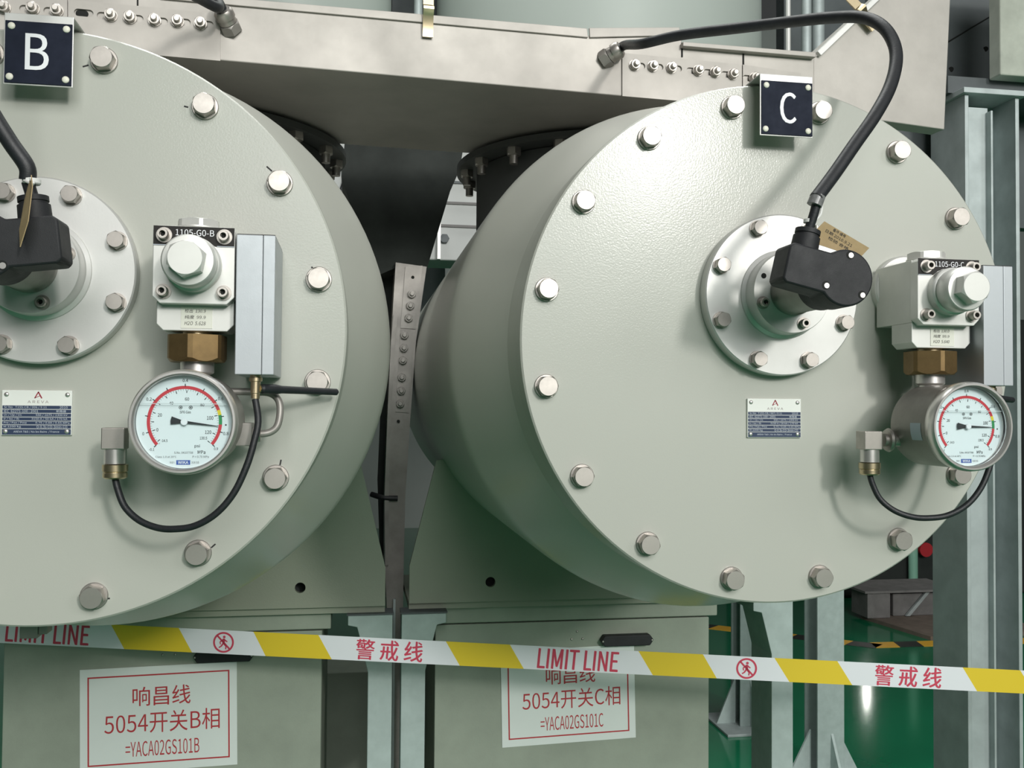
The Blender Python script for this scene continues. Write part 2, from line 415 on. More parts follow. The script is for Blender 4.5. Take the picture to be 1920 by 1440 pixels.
# ================================================================ FLANGED SENSOR WITH ITS BLACK PLUG
HX, HZ = 0.0, 0.056
def cap_screw(name, c, d, r, h, parent, mt='bolt_steel', washer=True):
    q = MB()
    q.lathe([(r*1.45, 0), (r*1.45, h*.12)] if washer else [(r, 0), (r, h*.1)], c, d, 24)
    q.lathe([(r, h*.12), (r, h*.92), (r*.92, h), (r*.55, h), (r*.55, h*.5)], c, d, 24, cap0=False, cap1=True)
    o = q.build(name, mt, parent)
    hx = MB(); hx.lathe([(r*.53, h*.51), (r*.53, h*.53)], c, d, 6); hx.build('socket', 'hole_black', o, smooth=0)
    return o
def sensor(O, side, L):
    t = thing('gas_sensor', f'round silver flange sensor with black plug in the middle of {side} tank {L}', 'sensor', O+V((HX, -.0065, HZ)), 'flanged sensors on the covers')
    def P(x, y, z): return O+V((x, y, z))
    c0 = P(HX, 0, HZ); d = (0, -1, 0)
    MB().lathe([(.0965, .0065), (.0970, .0085), (.0970, .0245), (.0955, .0262)], c0, d, 120).build('flange', 'aluminium', t, smooth=30)
    MB().lathe([(.0535, .0262), (.0530, .0285), (.0490, .0310), (.0485, .0500), (.0475, .0520)], c0, d, 90).build('boss', 'aluminium', t, smooth=40)
    st = MB().lathe([(.0275, .052), (.0275, .060), (.0262, .062), (.0262, .135)], c0, d, 48).build('stem', 'stainless_dark', t)
    b0 = None
    for k in range(8):
        a = math.radians(22.5+45*k); c = c0+V((.0845*math.cos(a), -.0262, .0845*math.sin(a)))
        if b0 is None:
            b0 = MB().hexa(c+V((0, -.0018, 0)), d, .0094, .0100).build('flange_bolt', 'bolt_steel', t, smooth=12)
            MB().lathe([(.0102, 0), (.0102, .0016)], c, d, 28).build('washer', 'bolt_steel', b0); co = WPOS[b0.name]-c; q = b0
        else: q = dup(b0, c+co, t)
        q.rotation_euler = (0, rnd.random(), 0)
    for k in range(4):
        a = math.radians(-70+90*k); cap_screw('cap_screw', c0+V((.0390*math.cos(a), -.052, .0390*math.sin(a))), d, .0052, .0085, t)
    a = math.radians(153); MB().cyl(c0+V((.040*math.cos(a), -.0515, .040*math.sin(a))), c0+V((.040*math.cos(a), -.0523, .040*math.sin(a))), .0032, n=16).build('pin_hole', 'hole_black', t, smooth=0)
    # plug: round cap on the stem axis, a block reaching out sideways, cable nut standing on the block
    if L == 'B': e = V((math.cos(math.radians(7)), 0, math.sin(math.radians(7)))); ln = .0650
    else: e = V((math.cos(math.radians(167)), 0, math.sin(math.radians(167)))); ln = .0680
    up = V((-e.z, 0, e.x)) if e.x > 0 else V((e.z, 0, -e.x)); yf, yb = -.176, -.140
    hh = .0215
    m = MB(); n = 40; pts = []
    R = .0300
    a0 = math.asin(hh/R)
    for i in range(n+1):                       # outline: circle on the axis, then the block
        a = a0+(2*PI-2*a0)*i/n; pts.append((R*math.cos(a), R*math.sin(a)))
    pts += [(ln-.004, -hh), (ln, -hh+.004), (ln, hh-.004), (ln-.004, hh)]
    w3 = [c0+V((0, yf, 0))+e*x+up*z for x, z in pts]
    m.prism(w3, (0, yb-yf, 0)); m.cyl(c0+V((0, yb-.002, 0)), c0+V((0, -.118, 0)), .0285, n=40)
    pg = m.build('plug', 'black_plastic', t, smooth=25, bevel=.002)
    base = c0+e*(ln-.0235)+up*hh+V((0, (yf+yb)/2, 0))
    MB().lathe([(.0145, 0), (.0140, .0140), (.0120, .0145), (.0120, .0165), (.0132, .017), (.0132, .0215), (.0100, .0225), (.0080, .023)], base, up, 32).build('cable_nut', 'black_plastic', pg)
    for k in range(3):
        a = {0: 80, 1: 200, 2: 315}[k]; a = math.radians(a); c = c0+V((.0245*math.cos(a), yf, .0245*math.sin(a)))
        s = MB().lathe([(.0044, -.0002), (.0044, .0003)], c, d, 20).build('screw_recess', 'hole_black', pg, smooth=0)
        MB().lathe([(.0029, .0003), (.0029, .0008)], c+V((.0006, 0, -.0004)), d, 16).build('screw', 'polished_steel', s)
    return base+up*.023, up
plugB, upB = sensor(OB, 'left', 'B')
plugC, upC = sensor(OC, 'right', 'C')

# ================================================================ GAS VALVE BLOCKS
def valve(O, side, L):
    t = thing('gas_valve', f'pale aluminium valve block with large hex cap and brass nut on {side} tank {L}', 'valve', O+V((.167, -.0065, .05)), 'valve blocks on the covers')
    def P(x, y, z): return O+V((x, y, z))
    d = (0, -1, 0)
    MB().lathe([(.041, .0065), (.041, .016), (.039, .018)], P(.1665, 0, .0690), d, 72).build('mounting_flange', 'valve_aluminium', t, smooth=40)
    xs = (.130, .2045); c_ = .0065
    m = MB(); m.box(P(xs[0], -.087, .0200), P(xs[1], -.012, .0925))
    lo = [(xs[0]+c_, -.0090), (xs[1]-c_, -.0090), (xs[1], -.0090+c_), (xs[1], .0200), (xs[0], .0200), (xs[0], -.0090+c_)]
    m.prism([P(x, -.087, z) for x, z in lo], (0, .042, 0)); m.build('body', 'valve_aluminium', t, smooth=0, bevel=.0008)
    # front plate with cut lower corners
    x0, x1, z0, z1, k = .1285, .2060, .0165, .0930, .007
    pts = [(x0+k, z0), (x1-k, z0), (x1, z0+k), (x1, z1-.004), (x1-.004, z1), (x0+.004, z1), (x0, z1-.004), (x0, z0+k)]
    fp = MB().prism([P(x, -.1015, z) for x, z in pts], (0, .0142, 0)).build('front_plate', 'valve_aluminium', t, smooth=0, bevel=.0008)
    cx, cz = .1672, .0545
    # name strip hugging the cap
    arc = [(cx+.0275*math.cos(math.radians(a)), cz+.0275*math.sin(math.radians(a))) for a in (45, 60, 75, 90, 105, 120, 135)]
    po = [(x0+.0005, z1-.0005), (x0+.0005, .0735), (x0+.017, .0735)]+list(reversed(arc))+[(x1-.017, .0735), (x1-.0005, .0735), (x1-.0005, z1-.0005)]
    ns = MB().prism([P(x, -.1023, z) for x, z in po], (0, .0008, 0)).build('name_strip', 'strip_black', t, smooth=0)
    m = MB(); m.box(P(x0+.0005, -.1026, .0735), P(x0+.017, -.1023, .0741)); m.box(P(x1-.017, -.1026, .0735), P(x1-.0005, -.1023, .0741)); m.build('strip_edge', 'plate_line', ns, smooth=0)
    m = MB(); add_text(m, '1105-G0-'+L, P(.1680, -.1026, .0865), .0365, .0062); m.build('strip_lettering', 'letter_white', ns, smooth=0)
    # cap
    c = P(cx, -.1015, cz)
    MB().lathe([(.0270, 0), (.0270, .010), (.0255, .0115), (.0242, .012), (.0242, .014), (.0250, .015), (.0250, .0325), (.0235, .0345), (.0195, .0350)], c, d, 64).build('cap_barrel', 'valve_aluminium', t, smooth=40)
    MB().hexa(c+V((0, -.035, 0)), d, .0183, .0155, rot=.35).build('hex_cap', 'valve_aluminium', t, smooth=12)
    for x, z in ((.139, .0835), (.196, .0835), (.139, .028), (.196, .028)): cap_screw('cap_screw', P(x, -.1015, z), d, .0052, .0105, t)
    # top plug
    c = P(.165, -.062, .0925)
    MB().lathe([(.0205, 0), (.0205, .004), (.0225, .0042), (.0225, .0055)], c, (0, 0, 1), 48).hexa(c+V((0, 0, .0050)), (0, 0, 1), .0225, .0085, rot=.25).build('top_plug', 'valve_aluminium', t, smooth=14)
    # union nut and stub
    c = P(.1665, -.066, -.009)
    MB().lathe([(.0145, 0), (.0145, .006)], c, (0, 0, -1), 32).build('thread', 'brass_bright', t)
    MB().hexa(c+V((0, 0, -.003)), (0, 0, -1), .0305, .0275, rot=.1).build('union_nut', 'brass', t, smooth=25, bevel=.0012)
    MB().lathe([(.0165, .0295), (.0165, .0405), (.0155, .0418), (.0125, .043), (.0125, .060)], c, (0, 0, -1), 40).build('stub', 'polished_steel', t)
    # handwritten paper sticker
    st = MB().box(P(.1535, -.0876, -.0065), P(.1835, -.0870, .0150)).build('paper_sticker', 'sticker', t, smooth=0)
    m = MB(); rows = ['检出  130.9', '纯度  99.9', 'H2O  5.628'] if L == 'B' else ['检出  130.0', '纯度  99.9', 'H2O  5.640']
    for i, s in enumerate(rows): add_text(m, s, P(.1672, -.0878, .0110-.0062*i), .0200, .0036, skew=.15)
    m.build('handwriting', 'ink', st, smooth=0)
valve(OB, 'left', 'B'); valve(OC, 'right', 'C')

# ================================================================ PRESSURE GAUGES
def gauge(O, side, L):
    t = thing('pressure_gauge', f'round white-faced pressure gauge in a steel case, under the valve of {side} tank {L}', 'gauge', O+V((.167, -.066, -.0525)), 'pressure gauges')
    def P(x, y, z): return O+V((x, y, z))
    cx, cz = .1665, -.0990; d = (0, -1, 0); c0 = P(cx, 0, cz)
    MB().lathe([(.020, .050), (.040, .0530), (.0470, .0600), (.0470, .1330)], c0, d, 96).build('case', 'stainless_dark', t, smooth=40)
    MB().lathe([(.0472, .1290), (.0492, .1310), (.0497, .1380), (.0490, .1440), (.0475, .1462), (.0455, .1462), (.0440, .1440), (.0436, .1330)], c0, d, 96, cap0=False, cap1=False).build('bezel', 'polished_steel', t, smooth=50)
    dial = MB().lathe([(.0438, .1330), (.0438, .1338)], c0, d, 96).build('dial', 'dial_white', t)
    MB().lathe([(.0437, .1342), (.0437, .1400)], c0, d, 96, cap0=False, cap1=False).build('inner_ring', 'black_rubber', t)
    f = P(cx, -.1340, cz); k = .0499/96/7.2
    m = MB()
    r1, r0 = .0342, .0312
    arc2d(m, f, EX, EZ, r0, r1, 221, 20.5, 80, 0); arc2d(m, f, EX, EZ, r0, r1, -4, -40, 24, 0)
    arc2d(m, f, EX, EZ, r0, r1, 20.5, 12, 8, 1); arc2d(m, f, EX, EZ, r0, r1, 12, -4, 12, 2)
    m.build('scale_band', ['dial_red', 'dial_yellow', 'dial_green'], dial, smooth=0)
    m = MB()
    def pol(r, a): return (r*math.cos(math.radians(a)), r*math.sin(math.radians(a)))
    for a in (221, 197, 171, 144, 118, 90, 61, 36, 9, -16, -40): bar2d(m, f, EX, EZ, pol(.0335, a), pol(.0362, a), .0008)
    for i in range(62):
        a = 222-262*i/61; bar2d(m, f, EX, EZ, pol(.0296, a), pol(.0311, a), .00025)
    for a in (217, 196, 180, 163, 144, 126, 106, 87, 67, 50, 29, 12, -22, -40): bar2d(m, f, EX, EZ, pol(.0276, a), pol(.0300, a), .0007)
    disc2d(m, f, EX, EZ, pol(.0377, -4), .0008)
    m.build('scale_ticks', 'dial_black', dial, smooth=0)
    m = MB()
    for s, px, py, h, wd in (('0.2', 322, 440, 42, 68), ('0.4', 772, 190, 42, 68), ('0.6', 1222, 425, 42, 68), ('0.8', 1295, 885, 42, 68), ('0', 258, 890, 42, 22), ('-0.1', 365, 1095, 36, 66), ('0.9', 1172, 1085, 34, 52),
                             ('20', 460, 645, 44, 52), ('40', 600, 490, 40, 50), ('60', 797, 435, 42, 52), ('80', 990, 508, 40, 50), ('100', 1092, 680, 50, 80), ('120', 1070, 867, 46, 80), ('130.5', 1012, 945, 38, 92), ('0', 432, 838, 44, 24), ('-14.5', 520, 980, 34, 82),
                             ('SF6 Gas', 778, 605, 36, 140), ('psi', 935, 1052, 50, 68), ('MPa', 990, 1130, 46, 98), ('S.No. 04107708', 765, 1136, 28, 235), ('Class 1.0 at 20°C', 545, 1190, 26, 260), ('P = 0.70 MPa', 980, 1190, 28, 205), ('EN 837-1', 625, 1264, 24, 60), ('316 SS', 912, 1264, 26, 95)):
        big = h >= 34
        add_text(m, s, f+EX*((px-772)*k)+EZ*((735-py)*k), wd*k, h*k, bold=.012 if big else 0)
    for px in (718, 845):
        arc2d(m, f+EX*((px-772)*k)+EZ*((735-545)*k), EX, EZ, 17*k, 24*k, 360, 0, 16); disc2d(m, f+EX*((px-772)*k)+EZ*((735-545)*k), EX, EZ, (0, 0), 10*k, 10)
    m.build('scale_lettering', 'dial_black', dial, smooth=0)
    lg = MB(); c = f+EX*((762-772)*k)+EZ*((735-1264)*k); w2, h2 = 88*k, 30*k
    lg.add([c-EX*w2-EZ*h2, c+EX*w2-EZ*h2, c+EX*w2+EZ*h2, c-EX*w2+EZ*h2], [(0, 1, 2, 3)])
    lo = lg.build('maker_logo', 'logo_blue', dial, smooth=0)
    m = MB(); add_text(m, 'WIKA', c+V((0, -.0002, 0)), 130*k, 38*k, bold=.02); m.build('logo_lettering', 'letter_white', lo, smooth=0)
    # filling liquid line seen through the glass
    m = MB(); zl = cz+.0172; xh = .0395
    m.box(P(cx-xh, -.1392, zl-.0003), P(cx+xh, -.1388, zl+.0003)).build('liquid_line', 'dial_grey', t, smooth=0)
    # pointer
    a = math.radians(-7.0 if L == 'B' else -1.5); e = V((math.cos(a), 0, math.sin(a))); n = V((-math.sin(a), 0, math.cos(a))); p = P(cx, -.1362, cz)
    pt = MB(); pt.prism([p-e*.0120-n*.0038, p-e*.0030-n*.0016, p+e*.0030-n*.0012, p+e*.0312-n*.0002, p+e*.0312+n*.0002, p+e*.0030+n*.0012, p-e*.0030+n*.0016, p-e*.0120+n*.0038, p-e*.0125], (0, .0008, 0))
    po = pt.build('pointer', 'dial_black', t, smooth=0)
    MB().lathe([(.0031, 0), (.0031, .0016), (.0026, .0020)], p, d, 24).build('pointer_hub', 'letter_white', po)
    MB().lathe([(.0435, .1398), (.0435, .1408)], c0, d, 96).build('glass', 'gauge_glass', t)
    # left socket: flange, elbow block, barrel, knurled nut
    yb, zb = -.066, -.1165
    sk = MB(); sk.lathe([(.0075, 0), (.0075, .020)], P(.1260, yb, zb), (-1, 0, 0), 28).lathe([(.0060, .008), (.0125, .0085), (.0140, .0110), (.0125, .0135), (.0060, .014)], P(.1240, yb, zb), (-1, 0, 0), 40)
    so = sk.build('cable_socket', 'bolt_steel', t)
    MB().box(P(.0775, yb-.0105, -.1275), P(.0995, yb+.0105, -.1060)).build('elbow_block', 'bolt_steel', so, smooth=0, bevel=.001)
    MB().lathe([(.0108, .0), (.0108, .0145), (.0098, .015)], P(.0890, yb, -.1275), (0, 0, -1), 36).build('barrel', 'polished_steel', so)
    MB().lathe([(.0123, .0155), (.0123, .0220), (.0112, .0228), (.0118, .0240), (.0118, .0280), (.0100, .0295), (.0050, .0295)], P(.0890, yb, -.1275), (0, 0, -1), 24).build('gland_nut', 'brass_bright', so, smooth=20)
    # right: block, hex and bent pipe
    MB().box(P(.205, yb-.012, -.124), P(.2225, yb+.012, -.1005)).build('pipe_block', 'stainless_dark', t, smooth=0, bevel=.001)
    MB().hexa(P(.2225, yb-.002, -.1125), (1, 0, 0), .0085, .008).build('pipe_nut', 'bolt_steel', t)
    pth = [P(.195, yb+.006, -.0685), P(.222, yb+.006, -.0688), P(.238, yb+.006, -.0700), P(.2465, yb+.005, -.0765), P(.2490, yb+.003, -.088), P(.2465, yb+.001, -.1035), P(.2385, yb, -.1105), P(.226, yb-.001, -.1120)]
    MB().tube(pth, .0037, 16).build('bent_pipe', 'stainless_dark', t)
    lb = MB(); 
    vs = []
    for i in range(7):
        a = math.radians(176-4*i+24)
        for y in (-.120, -.100): vs.append(P(cx+.0473*math.cos(a), y, cz+.0473*math.sin(a)))
    lb.add(vs, [(2*i, 2*i+2, 2*i+3, 2*i+1) for i in range(6)]); lb.build('case_sticker', 'label_blue', t, smooth=60)
gauge(OB, 'left', 'B'); gauge(OC, 'right', 'C')

# ================================================================ ALUMINIUM SENDER BOXES, AERIALS, GAUGE LEADS
def sender(O, side, L):
    t = thing('sender_box', f'tall slim aluminium box beside the valve of {side} tank {L}', 'box', O+V((.2265, -.012, .016)), 'aluminium sender boxes')
    def P(x, y, z): return O+V((x, y, z))
    MB().box(P(.2080, -.1065, -.0525), P(.2335, -.010, .0860)).build('housing', 'box_aluminium', t, smooth=0, bevel=.0008)
    MB().box(P(.2337, -.1065, -.0525), P(.2455, -.010, .0860)).build('cover', 'box_aluminium', t, smooth=0, bevel=.0008)
    MB().box(P(.2085, -.1050, .0860), P(.2450, -.012, .0868)).build('end_cap', 'strip_black', t, smooth=0)
    MB().box(P(.2045, -.070, .01), P(.2080, -.030, .07)).build('mounting_bracket', 'strip_black', t, smooth=0)
    MB().box(P(.214, -.010, .0), P(.240, -.0065, .05)).build('base_pad', 'strip_black', t, smooth=0)
    c = P(.2268, -.092, -.0525)
    MB().lathe([(.0055, 0), (.0055, .002), (.0065, .0025), (.0065, .006), (.0048, .0065), (.0048, .0180), (.0042, .0185), (.0042, .0235)], c, (0, 0, -1), 24).build('socket', 'brass_bright', t)
    a = thing('rod_aerial', f'short black rod sticking out under the aluminium box of {side} tank {L}', 'aerial', P(.2300, -.092, -.0665), 'black rod aerials')
    a0, a1 = P(.2318, -.0915, -.0660), P(.3065, -.0240, -.0675); dd = (a1-a0); ln = dd.length
    MB().lathe([(.0030, 0), (.0048, .002), (.0052, .018), (.0040, .026), (.0036, ln*.9), (.0036, ln-.002), (.0020, ln)], a0, dd, 20).build('rod', 'black_rubber', a)
    MB().hexa(c+V((.0035, .001, -.0135)), dd, .0040, .004).build('screw_collar', 'brass_bright', a)
    # lead from the gauge socket round to the box
    px = [(217, 894, -.066), (221, 918, -.067), (234, 950, -.070), (260, 975, -.075), (293, 989, -.081), (325, 992, -.087), (365, 986, -.093), (405, 963, -.098), (438, 925, -.100), (462, 875, -.100), (476, 830, -.098), (484, 790, -.095), (488, 764, -.092)]
    pts = [O+at(u, v, y) for u, v, y in px]
    pts[0] = P(.0890, -.066, -.1560); pts[-1] = P(.2268, -.092, -.0765)
    l = MB().tube(pts, .0034, 14).build('gauge_lead', 'black_rubber')
    tag(l, f'black lead hanging in a loop under the gauge of {side} tank {L}', 'cable', 'gauge leads')
sender(OB, 'left', 'B'); sender(OC, 'right', 'C')

# ================================================================ TRUNKING ACROSS THE TOP
TA, TB = atz(413, 113, .42), atz(1165, 180, .42)
TD = (TB-TA).normalized(); TN = V((TD.y, -TD.x, 0)).normalized()      # TN points to the viewer
if TN.y > 0: TN = -TN
def tp(u, v, off=0.0): return onpl(u, v, TA+TN*off, TN)
tr_ = thing('cable_trunking', 'long stainless steel trunking running across above both tanks', 'trunking', (TA+TB)/2)
front = [(-70, 83), (1527, 212), (1527, 106), (1279, 82), (1277, 62), (1105, 66), (300, -5), (-70, -38)]
front[0] = (-70, 70)
MB().prism([tp(u, v) for u, v in front], -TN*.40).build('channel', 'stainless', tr_, smooth=0, bevel=.0015)
s = MB(); s.prism([tp(u, v, .004) for u, v in ((300, -16), (1101, 53), (1103, 70), (300, -3))], -TN*.0039); a = s.build('lid_edge', 'stainless', tr_, smooth=0, bevel=.0008)
s = MB(); s.prism([tp(u, v, .004) for u, v in ((1105, 52), (1274, 51), (1277, 66), (1106, 70))], -TN*.0039); s.build('lid_edge', 'stainless', tr_, smooth=0, bevel=.0008)
s = MB(); s.prism([tp(u, v, .012) for u, v in ((1281, 78), (1530, 98), (1530, 107), (1281, 86))], -TN*.0119); s.build('lid_edge', 'stainless', tr_, smooth=0, bevel=.0008)
for (u, v0, v1) in ((1279, 80, 107), (1394, 96, 123), (258, -5, 10)):
    MB().prism([tp(u-1.5, v0, .001), tp(u+1.5, v0, .001), tp(u+1.5, v1, .001), tp(u-1.5, v1, .001)], -TN*.0009).build('seam', 'hole_black', tr_, smooth=0)
TU = V((0, 0, 1))
def slot(c, ln=.015, r=.0052):
    pts = []
    for i in range(9): a = -PI/2+PI*i/8; pts.append(c+TD*(ln/2+r*math.cos(a))+TU*(r*math.sin(a)))
    for i in range(9): a = PI/2+PI*i/8; pts.append(c+TD*(-ln/2+r*math.cos(a))+TU*(r*math.sin(a)))
    return pts
def stud(c, d, parent, mt='bolt_steel', s=.86):
    o = MB().lathe([(.0105*s, 0), (.0105*s, .002)], c, d, 24).hexa(c+V(d)*.002, d, .0098*s, .0085*s, rot=rnd.random()).lathe([(.0052*s, .010*s), (.0052*s, .017*s), (.0042*s, .018*s)], c, d, 18).build('stud_nut', mt, parent, smooth=25)
    return o
def splice(poly, bolts, extra, sh):
    pp = [tp(u, v, .0035) for u, v in poly]
    hs = [slot(tp(u+sh(u)*.6, v+1, .0035)) for u, v in bolts]+[slot(tp(u, v, .0035)) for u, v in extra]
    o = MB().plate(pp, hs, -TN*.003).build('splice_plate', 'stainless', tr_, smooth=0)
    for u, v in bolts: stud(tp(u, v+1, .0036), TN, o)
    for u, v in extra: 
        h = MB().prism([p-TN*.0031 for p in slot(tp(u-4, v, .0035), .007, .005)], -TN*.0003).build('slot_hole', 'hole_black', o, smooth=0)
splice([(-70, -28), (126, -16), (126, 88), (-70, 71)], [(8, 14), (62, 16), (107, 20)], [], lambda u: -12)
splice([(128, -1), (413, 26), (413, 114), (128, 89)], [(208, 29), (244, 33), (290, 38), (333, 40), (376, 44)], [(157, 24)], lambda u: -14 if u < 220 else 12)
splice([(1167, 99), (1391, 121), (1391, 199), (1167, 180)], [(1189, 122), (1223, 124), (1258, 127), (1308, 132), (1340, 135), (1373, 139)], [], lambda u: 12 if u < 1280 else -12)
splice([(1393, 121), (1502, 137), (1502, 208), (1393, 199)], [(1413, 146)], [], lambda u: -12)
# spring clips
c = tp(802, 34, .004)
def clip(c, ex, ez):
    pr = [(-.030, .0), (-.030, .003), (.001, .006), (.010, .012), (.014, .012), (.018, .007), (.040, .005), (.040, .003), (.018, .004), (.013, .009), (.0105, .009), (.002, .003), (.0, .0)]
    hw = .0080
    return MB().prism([c+ez*a+TN*b-ex*hw for a, b in pr], ex*2*hw)
k = clip(c, TD, TU).build('spring_clip', 'brass_bright', tr_, smooth=30)
MB().prism([c+TD*x+TU*z+TN*.0032 for x, z in ((-.003, -.021), (.003, -.021), (.003, -.008), (-.003, -.008))], TN*.0003).build('clip_slot', 'hole_black', k, smooth=0)

rs = thing('trunking_riser', 'stainless sheet riser with a slanted edge at the right end of the trunking', 'trunking', tp(1650, 230))
MB().prism([tp(u, v, .001) for u, v in ((1526, 108), (1536, 101), (1648, 0), (1712, -60), (1786, -60), (1782, 0), (1771, 243), (1650, 226), (1526, 211))], -TN*.035).build('casing', 'stainless', rs, smooth=0, bevel=.0015)
MB().prism([tp(u, v, -.034) for u, v in ((1536, 101), (1648, 0), (1712, -60), (1724, -60), (1660, 0), (1548, 101))], -TN*.12).build('side_flange', 'stainless', rs, smooth=0)
MB().prism([tp(u, v, .010) for u, v in ((1533, 96), (1642, -6), (1655, -6), (1540, 104))], -TN*.0089).build('edge_lip', 'aluminium', rs, smooth=0, bevel=.0008)
c = tp(1618, 30, .010); dx = (TD*.70-TU*.66).normalized(); dz = TD*.70+TU*.66
clip(c, dz.normalized(), -dx).build('spring_clip', 'brass_bright', rs, smooth=30)

# cable glands on the trunking front
def gland(u, v, which, dirn):
    c = tp(u, v); d = V(dirn).normalized()
    t = thing('cable_gland', f'metal cable gland on the trunking {which}', 'cable gland', c, 'trunking cable glands')
    MB().hexa(c-d*.004, d, .0155, .014).build('hex_body', 'stainless_dark', t, smooth=25)
    MB().lathe([(.0130, .011), (.0120, .018), (.0142, .0185), (.0142, .027), (.0115, .031), (.0085, .031)], c, d, 30).build('clamp_nut', 'bolt_steel', t)
    return c+d*.031, d
gB, gdB = gland(434, 54, 'at left, above tank B', TN*.85+TU*.65-TD*.45)
gC, gdC = gland(1134, 112, 'in the middle, left of the long black cable loop', TN*.75+TU*.5+TD*.75)

# ================================================================ LONG CABLES
r = .0078
pts = [gB-gdB*.006, gB+gdB*.012, at(408, 14, .29), at(370, -5, .25), at(290, -50, .12), at(170, -100, -.02), at(60, -110, -.10), at(-40, -60, -.15), at(-75, 40, -.17), at(-55, 140, -.17), at(-15, 212, -.165), at(20, 268, -.162), at(50, 312, -.160), plugB+upB*.014+V((-.003, 0, 0)), plugB-upB*.004]
cb = thing('sensor_cable', 'black cable from the top left gland down to the plug of left tank B', 'cable', gB, 'sensor cables')
MB().tube(pts[:-1], .0073, 18).build('sleeve', 'black_rubber', cb)
MB().tube([pts[-2]-upB*.002, pts[-1]], .0055, 14).build('cable_core', 'black_rubber', cb)
q = plugB+upB*.010
MB().lathe([(.0070, 0), (.0078, .001), (.0078, .0045), (.0070, .005)], q, upB+V((.1, 0, .1)), 20).build('cable_tie', 'cable_tie', cb)
pts = [gC-gdC*.006, gC+gdC*.008, at(1205, 82, .25), at(1275, 66, .20), at(1380, 53, .13), at(1480, 41, .07), at(1560, 33, .02), at(1618, 33, -.02), at(1655, 50, -.05), at(1676, 82, -.07), at(1680, 118, -.085), at(1668, 165, -.10), at(1640, 217, -.115), at(1603, 270, -.125), at(1565, 325, -.135), at(1530, 372, -.145)]
end = plugC
cc = thing('sensor_cable', 'long black cable arching over the right tank C into its plug', 'cable', gC, 'sensor cables')
MB().tube(pts, .0073, 18).build('sleeve', 'black_rubber', cc)
p2 = [pts[-1]+(pts[-2]-pts[-1])*.1, (pts[-1]*.55+end*.45)+V((.002, 0, 0)), end-upC*.004]
MB().tube(p2, .0050, 14).build('cable_core', 'black_rubber', cc)
MB().tube([pts[-1]+(pts[-2]-pts[-1])*.12, pts[-1]+(end-pts[-1])*.22], lambda t: .0079+.0006*math.sin(9*t), 14).build('clear_tape', 'clear_tape', cc)
q = end+upC*.006
MB().lathe([(.0052, 0), (.0066, .0005), (.0066, .0040), (.0052, .0045)], q, upC+V((-.15, 0, 0)), 20).build('cable_tie', 'cable_tie', cc)
MB().tube([q+V((.004, -.004, .002)), q+V((.011, -.003, .010)), q+V((.013, -.001, .022)), q+V((.010, 0, .030))], .0013, 8).build('tag_string', 'cable_tie', cc)

# paper tags
t = thing('paper_tag', 'tan paper tag with handwriting hanging by the plug of right tank C', 'tag', plugC, 'paper tags')
yy = -.128
tg = MB().prism([at(u, v, yy) for u, v in ((1527, 434), (1546, 415), (1630, 465), (1612, 484), (1515, 452))], (0, .0006, 0)).build('paper', 'paper_tan', t, smooth=0)
m = MB(); a = at(1546, 415, yy); b = at(1630, 465, yy); e1 = (b-a).normalized(); e2 = V((-e1.z, 0, e1.x))
for i, (s, u, v, wd) in enumerate((('备件 编号', 1557, 437, .016), ('日期 2010.9.21', 1573, 447, .034), ('检验 合格', 1566, 456, .026))):
    add_text(m, s, at(1578, 452, yy-.0003)+e1*(-.006+.002*i)+e2*(.0065-.0052*i), wd, .0036, e1, e2)
m.build('handwriting', 'ink', tg, smooth=0)
MB().tube([q+V((.005, -.003, -.001)), at(1530, 432, yy)], .0014, 8).build('tag_string', 'cable_tie', t)
t = thing('paper_tag', 'tan paper tag seen edge-on in front of the plug of left tank B', 'tag', plugB, 'paper tags')
pA = [at(58, 328, -.172), at(60, 350, -.190), at(52, 415, -.200), at(37, 463, -.196), at(36, 430, -.182), at(46, 372, -.170)]
MB().prism(pA, V((.0007, .0003, 0))).build('paper', 'paper_tan', t, smooth=0)
MB().tube([plugB+upB*.012+V((-.004, -.006, 0)), at(62, 345, -.176), at(57, 334, -.174)], .0013, 8).build('tag_string', 'cable_tie', t)

# ================================================================ VERTICAL DUCT BETWEEN THE TANKS
YD = 1.05
vd = thing('vertical_duct', 'narrow dark steel cable duct standing between the two tanks', 'duct', at(745, 1140, YD))
def dq(u, v, o=0.0): return at(u, v, YD-o)
MB().prism([dq(u, v) for u, v in ((742, 492), (800, 500), (780, 640), (769, 790), (760, 930), (757, 1060), (752, 1440), (737, 1440), (722, 1060), (722, 930), (727, 790), (733, 640))], (0, .10, 0)).build('channel', 'stainless_dark', vd, smooth=0)
MB().prism([dq(u, v, .012) for u, v in ((733, 640), (738, 590), (746, 590), (741, 640), (733, 790), (729, 930), (728, 1060), (722, 1060), (721, 930), (726, 790))], (0, .011, 0)).build('edge_fold', 'stainless_dark', vd, smooth=0)
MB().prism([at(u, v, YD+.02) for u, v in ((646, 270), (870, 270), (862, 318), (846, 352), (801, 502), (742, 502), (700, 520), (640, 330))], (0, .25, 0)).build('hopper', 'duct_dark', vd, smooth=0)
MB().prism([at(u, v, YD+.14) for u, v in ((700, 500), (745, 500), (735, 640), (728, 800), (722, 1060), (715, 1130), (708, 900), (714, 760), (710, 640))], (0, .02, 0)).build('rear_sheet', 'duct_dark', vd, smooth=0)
bl = [(772, 552), (769, 574), (766, 597), (758, 629), (757, 653), (755, 676), (753, 708), (752, 733), (750, 757)]
